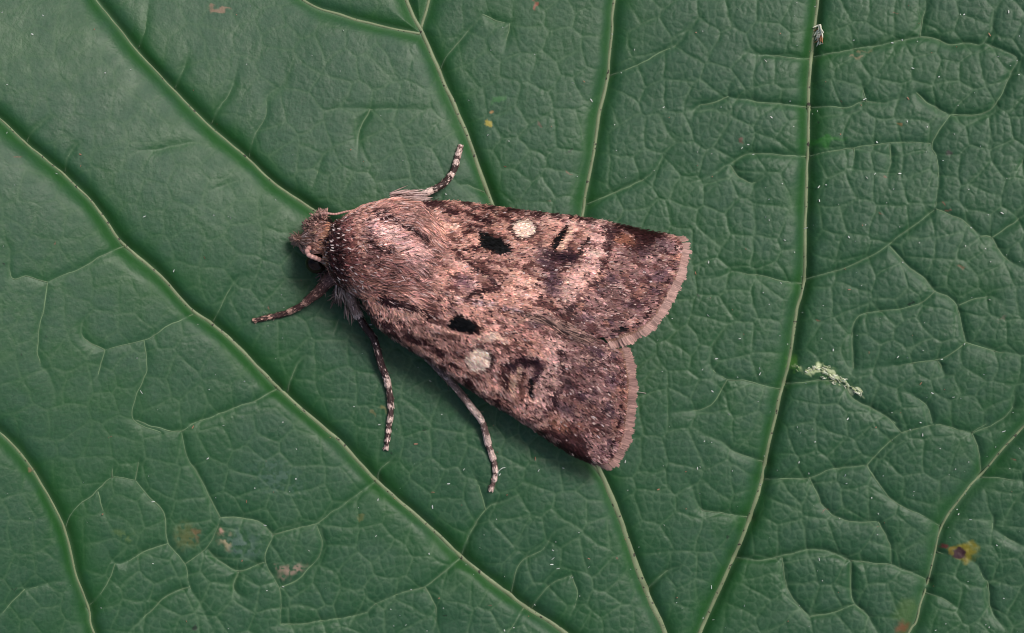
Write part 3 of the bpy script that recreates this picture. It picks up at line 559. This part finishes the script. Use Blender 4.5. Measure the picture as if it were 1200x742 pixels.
# tufts at the palps, on the head crown, at the leg bases
def tuft(cx_, cy_, z, n, dirpx, L, spread, rad, rgb, dz=0.0, jit=4, var=.3):
    r = np.stack([cx_ + np.clip(RNG.normal(size=n), -1.5, 1.5) * jit, cy_ + np.clip(RNG.normal(size=n), -1.5, 1.5) * jit], 1); d = unit(np.asarray(dirpx, float)[None] + RNG.normal(size=(n, 2)) * spread); Ls = L * (.6 + .6 * RNG.random(n))
    s = np.linspace(0, 1, 5)[None]; px = r[:, :1] + d[:, :1] * Ls[:, None] * s; py = r[:, 1:] + d[:, 1:] * Ls[:, None] * s; zz = z + RNG.normal(size=(n, 1)) * .02 + dz * s + .03 * s * (1 - s)
    return strands(P(px, py, zz), rad * px_ * np.ones(n), lin(rgb) * np.exp(RNG.normal(size=(n, 1)) * var))
tf = [tuft(350, 280, .24, 90, (-1, .1), 8, .5, .8, (166, 130, 118), -.03, 3), tuft(378, 253, .28, 170, (-.3, -.9), 5, .5, .7, (178, 142, 132), .0, 3.5), tuft(371, 259, .28, 170, (-.5, -.7), 5, .5, .7, (150, 118, 110), .0, 4), tuft(363, 266, .27, 150, (-.6, -.6), 5, .5, .7, (140, 108, 102), .0, 4), tuft(378, 278, .37, 160, (-.9, .1), 8, .5, .7, (196, 156, 132), -.01, 5),
      tuft(464, 234, .24, 150, (1, -.12), 20, .16, .8, (186, 156, 150), -.04, 5), tuft(478, 232, .20, 150, (1, -.02), 20, .07, .8, (196, 170, 164), -.02, 4), tuft(412, 358, .20, 100, (.35, 1), 15, .28, .7, (164, 134, 124), -.05, 5), tuft(400, 342, .20, 110, (-.1, 1), 12, .4, .8, (146, 114, 106), -.05, 5), tuft(384, 322, .22, 90, (-.5, .8), 9, .4, .8, (120, 90, 88), -.03, 5),
      tuft(400, 338, .30, 40, (.1, 1), 13, .3, .7, (186, 160, 152), -.03, 5)]
v, q, c = join(tf); obj('tuft', mesh_np('tuft', v, q, None, True, c), M_FUR, body, 'stuff')
# ------------------------------------------------------------------ forewings
SEAM = [(506, 338), (533, 345), (569, 354), (613, 364), (640, 371), (660, 383), (684, 393)]
def make_wing(costa, inner, outer, dz, black, spot, kidney, flip):
    nu, nv = 120, 70
    C = resample(costa, nu); I = resample(inner, nu); O = resample(outer, nv); B0, B1 = C[0], I[0]
    u = np.linspace(0, 1, nu)[:, None, None]; v = np.linspace(0, 1, nv)[None, :, None]
    Bs = (B0 * (1 - v[0]) + B1 * v[0])
    S = (1 - v) * C[:, None] + v * I[:, None] + (1 - u) * Bs[None] + u * O[None] - ((1 - u) * (1 - v) * B0 + (1 - u) * v * B1 + u * (1 - v) * O[0] + u * v * O[-1])
    zz = zwing(S[..., 0], S[..., 1]) + dz
    vv = np.linspace(0, 1, nv)[None]; uu = np.linspace(0, 1, nu)[:, None]
    zz = zz + .0025 * np.sin(vv * 46 + 2.6 * np.sin(uu * 5)) * smooth(.15, .6, uu) + .022 * (fbm(S[..., 0], S[..., 1], 55, 300, 2) - .5) - .03 * smooth(.06, 0, vv) ** 2
    W3 = P(S[..., 0], S[..., 1], zz)
    i = np.arange(nu - 1)[:, None] * nv; j = np.arange(nv - 1)[None]; q = np.stack([i + j, i + j + 1, i + nv + j + 1, i + nv + j], -1).reshape(-1, 4)
    if flip: q = q[:, ::-1]
    wing = obj('forewing', mesh_np('forewing', W3, q, None, True, paint(S[..., 0], S[..., 1], 1, .08) * .8), M_SCALE, moth)
    gu = np.gradient(W3, axis=0); gv = np.gradient(W3, axis=1); nr = unit(np.cross(gu, gv)); nr = np.where(nr[..., 2:] < 0, -nr, nr); gu = unit(gu)
    def bil(A, a, b):
        a = np.clip(a, 0, .9999) * (nu - 1); b = np.clip(b, 0, .9999) * (nv - 1); i0 = a.astype(int); j0 = b.astype(int); fa = (a - i0)[:, None]; fb = (b - j0)[:, None]
        return (A[i0, j0] * (1 - fa) + A[i0 + 1, j0] * fa) * (1 - fb) + (A[i0, j0 + 1] * (1 - fa) + A[i0 + 1, j0 + 1] * fa) * fb
    # area-weighted scatter of the scales
    cell = np.linalg.norm(np.cross(W3[1:, :-1] - W3[:-1, :-1], W3[:-1, 1:] - W3[:-1, :-1]), axis=-1); cdf = np.cumsum(cell.ravel()); cdf /= cdf[-1]
    N = 46000; k = np.searchsorted(cdf, RNG.random(N)); a = (k // (nv - 1) + RNG.random(N)) / (nu - 1); b = (k % (nv - 1) + RNG.random(N)) / (nv - 1)
    pos = bil(W3, a, b); d = bil(gu, a, b); n = unit(bil(nr, a, b)); sp = bil(S, a, b)
    d = d + RNG.normal(size=(N, 3)) * .16; n = unit(n + RNG.normal(size=(N, 3)) * .14)
    L = (4.8 + 3.2 * RNG.random(N)) * px_; Wd = (1.2 + .9 * RNG.random(N)) * px_
    tipx = sp + unit(bil(np.gradient(S, axis=0), a, b)) * 3.5
    col = paint(tipx[:, 0], tipx[:, 1], .7, .30)
    lum = board[np.clip((tipx[:, 1] - Y0).astype(int), 0, BH - 1), np.clip((tipx[:, 0] - X0).astype(int), 0, BW - 1)].mean(-1)
    r = RNG.random(N); inspot = (lum < 45) | (lum > 186)
    col = np.where(((r < .085) & ~inspot)[:, None], lin((58, 38, 40)) * np.exp(RNG.normal(size=(N, 1)) * .3), col)
    col = np.where(((r > .975) & (lum > 45))[:, None], lin((214, 186, 176)), col); col = np.where(((r > .997) & (lum > 60))[:, None], lin((222, 206, 206)), col)
    pos = pos + n * (.002 + .007 * RNG.random(N))[:, None]
    def inside(l):
        p = np.asarray(l, float); ins = np.zeros(N, bool); X, Y = tipx[:, 0], tipx[:, 1]
        for s, e in zip(p, np.roll(p, -1, 0)): ins ^= ((s[1] > Y) != (e[1] > Y)) & (X < (e[0] - s[0]) * (Y - s[1]) / (e[1] - s[1] + 1e-9) + s[0])
        return ins
    rest = np.ones(N, bool)
    for nm, pl, lb in (('wing_bar', black, 'black bar mark'), ('wing_spot', spot, 'pale round spot'), ('kidney_mark', kidney, 'dark kidney mark with tan lines')):
        m = inside(pl) & rest; rest &= ~m
        o = obj(nm, None, None) if False else None
        v_, q_, c_ = scales(pos[m], d[m], n[m], L[m], Wd[m], col[m]); o = obj(nm, mesh_np(nm, v_, q_, None, True, c_), M_SCALE, wing, 'stuff'); o['label'] = lb
    v_, q_, c_ = scales(pos[rest], d[rest], n[rest], L[rest], Wd[rest], col[rest], .32); obj('wing_scales', mesh_np('wing_scales', v_, q_, None, True, c_), M_SCALE, wing, 'stuff')
    # fringe: long scales in tufts beyond the outer margin
    def fringe(nm, N, L0, back, rgb, Wp, zoff, tuftn, depth):
        e = RNG.random(N) ; kk = e * (nv - 1); pos = bil(W3, np.full(N, 1.0), e); tan = unit(bil(np.gradient(W3, axis=1), np.full(N, 1.0), e)); rad_ = bil(gu, np.full(N, 1.0), e); n = unit(bil(nr, np.full(N, 1.0), e))
        out = np.cross(tan, n); out = np.where((out * rad_).sum(-1, keepdims=True) < 0, -out, out); d = unit(unit(out) * .8 + rad_ * .35)
        ph = (e * tuftn) % 1.0; edge = np.abs(ph - .5) * 2
        d = d + tan * ((.5 - ph) * .45)[:, None] + RNG.normal(size=(N, 3)) * .07
        irr = noise(np.floor(e * tuftn) * 7.7, e * 0, 3.1, 9)
        L = L0 * (.78 + .3 * RNG.random(N)) * (1 - depth * edge ** 3) * (.88 + .24 * irr) * px_
        c = lin(rgb) * np.exp(RNG.normal(size=(N, 1)) * .2) * (1 - .65 * edge[:, None] ** 4) * (.85 + .3 * irr[:, None])
        v_, q_, c_ = scales(pos - unit(d) * back * px_ + n * zoff, d, n, L, (Wp + .5 * RNG.random(N)) * px_, c, .02)
        return v_, q_, c_
    v_, q_, c_ = join([fringe('fringe', 3600, 17.5, 1, (166, 130, 120), 1.2, 0, 52, .75), fringe('fringe', 2200, 8.5, 2, (136, 100, 84), 1.4, .006, 60, .2), fringe('fringe', 700, 4, 2.5, (62, 42, 42), 1.4, .010, 30, .6)])
    obj('fringe', mesh_np('fringe', v_, q_, None, True, c_), M_SCALE, wing, 'stuff')
    return wing
make_wing([(424,346),(434,366),(447,384),(484,409),(516,429),(557,458),(604,487),(640,511),(669,530),(694,541)], [(515,326),(548,338),(590,352),(630,362),(655,376),(690,392),(722,409)], [(694,541),(709,537),(717,526),(724,506),(728,477),(730,450),(727,429),(722,409)],
          -.003, [(530,366),(534,366),(543,369),(568,384),(564,391),(534,388),(521,381)], [(574,420),(570,431),(559,435),(549,431),(544,420),(549,409),(559,405),(570,409)], [(592,424),(610,415),(632,424),(637,440),(625,470),(596,462)], True)
make_wing([(470,246),(498,239),(539,239),(584,245),(640,252),(688,258),(732,267),(765,274),(783,277)], SEAM + [(708, 396)], [(783,277),(792,286),(792,298),(786,321),(777,339),(765,362),(748,380),(729,389),(708,396)],
          .010, [(559,271),(583,280),(596,290),(600,300),(585,302),(559,293)], [(627,271),(622,280),(612,282),(602,279),(598,270),(603,262),(614,259),(623,262)], [(656,264),(692,276),(678,306),(644,300)], False)
# hairs lying along the inner margin where the wings meet
N = 420; e = RNG.random(N); sl = resample([(612, 362), (640, 370), (660, 382), (688, 394), (716, 405)], 60); k = (e * 44).astype(int); s = np.linspace(0, 1, 6)[None]
off = RNG.normal(size=N) * 3.2 + 1.0; Lh = 9 + 9 * RNG.random(N); tg = unit(sl[np.minimum(k + 8, 59)] - sl[k]); nm_ = np.stack([-tg[:, 1], tg[:, 0]], 1)
x = (sl[k] + nm_ * off[:, None])[:, :1] + tg[:, :1] * Lh[:, None] * s; y = (sl[k] + nm_ * off[:, None])[:, 1:] + tg[:, 1:] * Lh[:, None] * s + RNG.normal(size=(N, 1)) * 1.2 * s
v, q, c = strands(P(x, y, zwing(x, y) + .020 + .008 * RNG.random((N, 1))), np.full(N, .55 * px_), np.where((RNG.random(N) < .3)[:, None], lin((78, 56, 54)), lin((168, 134, 122))) * np.exp(RNG.normal(size=(N, 1)) * .25))
obj('inner_fringe', mesh_np('inner_fringe', v, q, None, True, c), M_FUR, moth, 'stuff')
# ------------------------------------------------------------------ legs
DK, PB = (66, 46, 46), (208, 182, 172)
def make_leg(pts, segs, name='leg', PB=(208, 182, 172)):
    """pts: (px,py,height above leaf).  segs: list of (from,to,r0,r1,dark,pale_from) along the leg, fractions"""
    p = resample(pts, 200); zl = zleaf(p[:, 0], p[:, 1]); pth = P(p[:, 0], p[:, 1], p[:, 2] + sm(zl, 25)); root = None; sv = []; br = []
    for si, (f0, f1, r0, r1, dark, pf) in enumerate(segs):
        i0, i1 = int(f0 * 199), int(f1 * 199) + 1; sub = pth[i0:i1]; n = len(sub); s = np.linspace(0, 1, n)
        r = (r0 + (r1 - r0) * smooth(0, 1, s)) * np.interp(s, [0, .08, .9, 1], [.8, 1, 1.05, .9]) * px_
        pm = smooth(pf - .08, pf + .08, s)[:, None]; cols = lin(dark) * (1 - pm) + lin(PB) * pm
        nm = name if si == 0 else ('tibia' if si == 1 else 'tarsus_segment')
        o = tube(nm, sub, r, M_CUT, moth if root is None else root, 10, 1, cols * .85)
        if root is None: root = o
        M = int(26 * n * r.mean() / px_ / 4) ; k = RNG.integers(0, n - 1, M); a = RNG.random(M) * 2 * np.pi; tg = unit(np.gradient(sub, axis=0))[k]; sd_ = unit(np.cross(tg, np.array([0, 0, 1.0]))); bd = np.cross(sd_, tg)
        nn = np.cos(a)[:, None] * sd_ + np.sin(a)[:, None] * bd; mix_ = (RNG.random(M) < np.clip(pm[k, 0] * .92 + .08, 0, 1))[:, None]
        cc = np.where(mix_, lin(PB), lin(dark)) * np.exp(RNG.normal(size=(M, 1)) * .3)
        sv.append(scales(sub[k] + nn * r[k][:, None], tg + RNG.normal(size=(M, 3)) * .12, nn, (4 + 2 * RNG.random(M)) * px_, (1.1 + .7 * RNG.random(M)) * px_, cc, .12))
        # bristles
        M = max(6, int(n * .35)); k = RNG.integers(0, n - 1, M); a = RNG.random(M) * 2 * np.pi; tg = unit(np.gradient(sub, axis=0))[k]; sd_ = unit(np.cross(tg, np.array([0, 0, 1.0]))); bd = np.cross(sd_, tg); nn = np.cos(a)[:, None] * sd_ + np.sin(a)[:, None] * bd
        q = np.linspace(0, 1, 4)[None, :, None]; Lb = ((3.0 + 3.5 * RNG.random(M)) * (1.5 if si < 2 else .9) * px_)[:, None, None]
        br.append(strands((sub[k] + nn * r[k][:, None] * .8)[:, None] + (unit(nn * .8 + tg * .9))[:, None] * Lb * q, np.full(M, .38 * px_), np.where((RNG.random(M) < .3)[:, None], lin((170, 140, 130)), lin((44, 28, 28)))))
    v, q, c = join(sv); obj('leg_scales', mesh_np('leg_scales', v, q, None, True, c), M_SCALE, root, 'stuff')
    v, q, c = join(br); obj('bristles', mesh_np('bristles', v, q, None, True, c), M_CUT, root, 'stuff')
    e = pth[-1]; tg = unit(pth[-1] - pth[-6]); sd_ = unit(np.cross(tg, np.array([0, 0, 1.0])))
    for s in (-1, 1):
        q = np.linspace(0, 1, 6)[:, None]; tube('claw', e + tg * .006 + sd_ * s * (.004 + .008 * q) + tg * .016 * q + np.array([0, 0, -.010]) * q ** 2, np.linspace(.0035, .001, 6), M_CUT, root, 5, 1, np.tile(lin((40, 26, 24)), (6, 1)))
    return root
tar = lambda f, r, n, dark, pf, end=1.0: [(f + (end - f) * a, f + (end - f) * b, r * (1 - .12 * i), r * (1.12 - .10 * i), dark, pf + .16 * math.sin(i * 2.7 + r * 9)) for i, (a, b) in enumerate(zip([0, .34, .56, .73, .86], [.34, .56, .73, .86, 1.0]))]
make_leg([(400,318,.20),(386,328,.17),(374,341,.14),(360,353,.09),(350,360,.06),(335,367,.025),(319,371,.016),(301,375,.014)], [(0, .16, 8, 7.5, (104, 74, 70), .95), (.16, .46, 6.6, 3.8, (84, 58, 54), .9)] + tar(.46, 2.7, 5, (66, 46, 44), .80), PB=(176, 138, 124))
make_leg([(408,340,.20),(415,360,.17),(426,380,.13),(438,398,.10),(446,425,.06),(454,448,.03),(458,476,.014),(456,499,.012),(453,524,.012)], [(0, .16, 5.5, 5.0, (150, 122, 114), .8), (.16, .62, 3.6, 3.3, (64, 46, 46), .86)] + tar(.62, 2.9, 5, (72, 54, 52), .62))
make_leg([(500,418,.16),(516,435,.15),(534,454,.13),(553,478,.10),(565,495,.06),(573,523,.02),(579,542,.012),(580,558,.012),(576,572,.012)], [(0, .18, 3.6, 3.4, (120, 98, 94), .9), (.18, .54, 3.5, 3.3, (132, 108, 102), .55)] + tar(.54, 3.1, 5, (100, 80, 76), .45))
make_leg([(470,240,.17),(482,234,.17),(493,229,.16),(504,224,.14),(520,215,.10),(531,201,.04),(536,185,.016),(539,174,.012)], [(0, .2, 4.6, 4.2, (180, 150, 142), .6), (.2, .36, 3.4, 3.2, (190, 166, 158), .4)] + [(.36, .66, 3.1, 3.3, (58, 42, 40), .84), (.66, .82, 2.8, 3.0, (60, 44, 42), .66), (.82, .90, 2.6, 2.9, (76, 56, 54), .5), (.90, .955, 2.5, 2.7, (96, 72, 70), .45), (.955, 1, 2.3, 2.3, (120, 92, 88), .6)])
# ------------------------------------------------------------------ small loose things on the leaf
hp = np.random.default_rng(12); N = 640; x = hp.random(N) * 1200; y = hp.random(N) * 742
keep = hp.random(N) < (.30 + .7 * smooth(200, 900, x * .8 + y * .5)); x, y = x[keep], y[keep]; N = len(x); d = hp.normal(size=(N, 3)) * (1, 1, .35); z = zleaf(x, y)
big = hp.random(N) ** 3
v, q, c = scales(P(x, y, z + .004), unit(d), unit(hp.normal(size=(N, 3)) * .5 + (0, 0, 1)), (1.0 + 4.0 * big) * px_, (.7 + .9 * hp.random(N)) * px_, np.where((hp.random(N) < .8)[:, None], lin((206, 212, 206)), lin((170, 120, 96))) * (.7 + .3 * hp.random((N, 1))))
dust = obj('dust', mesh_np('dust', v, q, None, True, c), M_SCALE, None, 'stuff'); tag(dust, 'tiny pale dust flecks and fallen scales sprinkled over the leaf', 'dust')
def fibre(pts, r, rgb, label):
    p = resample(pts, 24); o = tube('fibre', P(p[:, 0], p[:, 1], zleaf(p[:, 0], p[:, 1]) + r * px_ + p[:, 2]), np.full(24, r * px_), M_CUT, None, 5, 1, np.tile(lin(rgb), (24, 1))); tag(o, label, 'fibre')
fibre([(583,558,0), (584,553,.015), (588,549,.02), (592,548,.004)], .5, (196, 206, 196), 'fine curled pale fibre beside the hind foot of the moth')
fibre([(745,459,.04), (752,460,.01), (757,461,0)], .45, (170, 160, 150), 'short straight pale fibre sticking out from the wing fringe over the leaf')
# torn shreds of the leaf skin beside the vein
sh = []
hp = np.random.default_rng(21)
core = spline([(946,434), (958,432), (968,436), (980,442), (990,448), (1000,456), (1010,462)], 1.0); core2 = spline([(928,428), (938,432), (948,437), (956,431), (966,428), (972,430)], 1.0)
for cr_, nS, ln in ((core, 60, 7), (core2, 16, 5), (spline([(962,442),(976,445),(988,452)], 1), 16, 5)):
    k = hp.integers(0, len(cr_) - 1, nS); base = cr_[k] + hp.normal(size=(nS, 2)) * 1.6; tg = unit(cr_[np.minimum(k + 1, len(cr_) - 1)] - cr_[k]); d = unit(tg * hp.choice([-1, 1], (nS, 1)) + hp.normal(size=(nS, 2)) * .45); L = ln * (.3 + .8 * hp.random(nS)); s = np.linspace(0, 1, 6)[None]
    x = base[:, :1] + d[:, :1] * L[:, None] * s + hp.normal(size=(nS, 6)) * .5; y = base[:, 1:] + d[:, 1:] * L[:, None] * s + hp.normal(size=(nS, 6)) * .5
    z = zleaf(x, y) + .003 + .010 * s * hp.random((nS, 1))
    sh.append(strands(P(x, y, z), (.35 + .5 * hp.random(nS)) * px_, np.where((hp.random(nS) < .62)[:, None], lin((236, 240, 214)), lin((204, 216, 164))) * (.8 + .4 * hp.random((nS, 1))), .3))
v, q, c = join(sh); o = obj('torn_skin', mesh_np('torn_skin', v, q, None, True, c), M_CUT, leaf, 'stuff'); o['label'] = 'pale torn shreds of leaf skin'
# dead flake on the right vein
fl = []
hp = np.random.default_rng(31); nS = 26; s = np.linspace(0, 1, 6)[None]; b0 = np.stack([961 + hp.normal(size=nS) * 1.6, 28 + 20 * hp.random(nS)], 1); a_ = hp.normal(size=nS) * .5 + 1.8
x = b0[:, :1] + np.cos(a_)[:, None] * 8 * s; y = b0[:, 1:] + np.sin(a_)[:, None] * 8 * s
v, q, c = strands(P(x, y, zleaf(x, y) + .012 + .02 * s * hp.random((nS, 1))), (.9 + .9 * hp.random(nS)) * px_, np.where((hp.random(nS) < .7)[:, None], lin((236, 236, 214)), lin((176, 124, 84))))
o = obj('plant_debris', mesh_np('plant_debris', v, q, None, True, c), M_CUT); tag(o, 'small cream and brown shred of plant debris caught on a leaf vein', 'debris')
# ------------------------------------------------------------------ ground far below the leaf
g = np.array([[-300, -300, -6.], [300, -300, -6], [300, 300, -6], [-300, 300, -6]]); go = obj('ground', mesh_np('ground', g, np.array([[0, 1, 2, 3]])), mat_plain('ground', (.05, .06, .03), .9, .2, .6, .8, .3)); go['kind'] = 'structure'
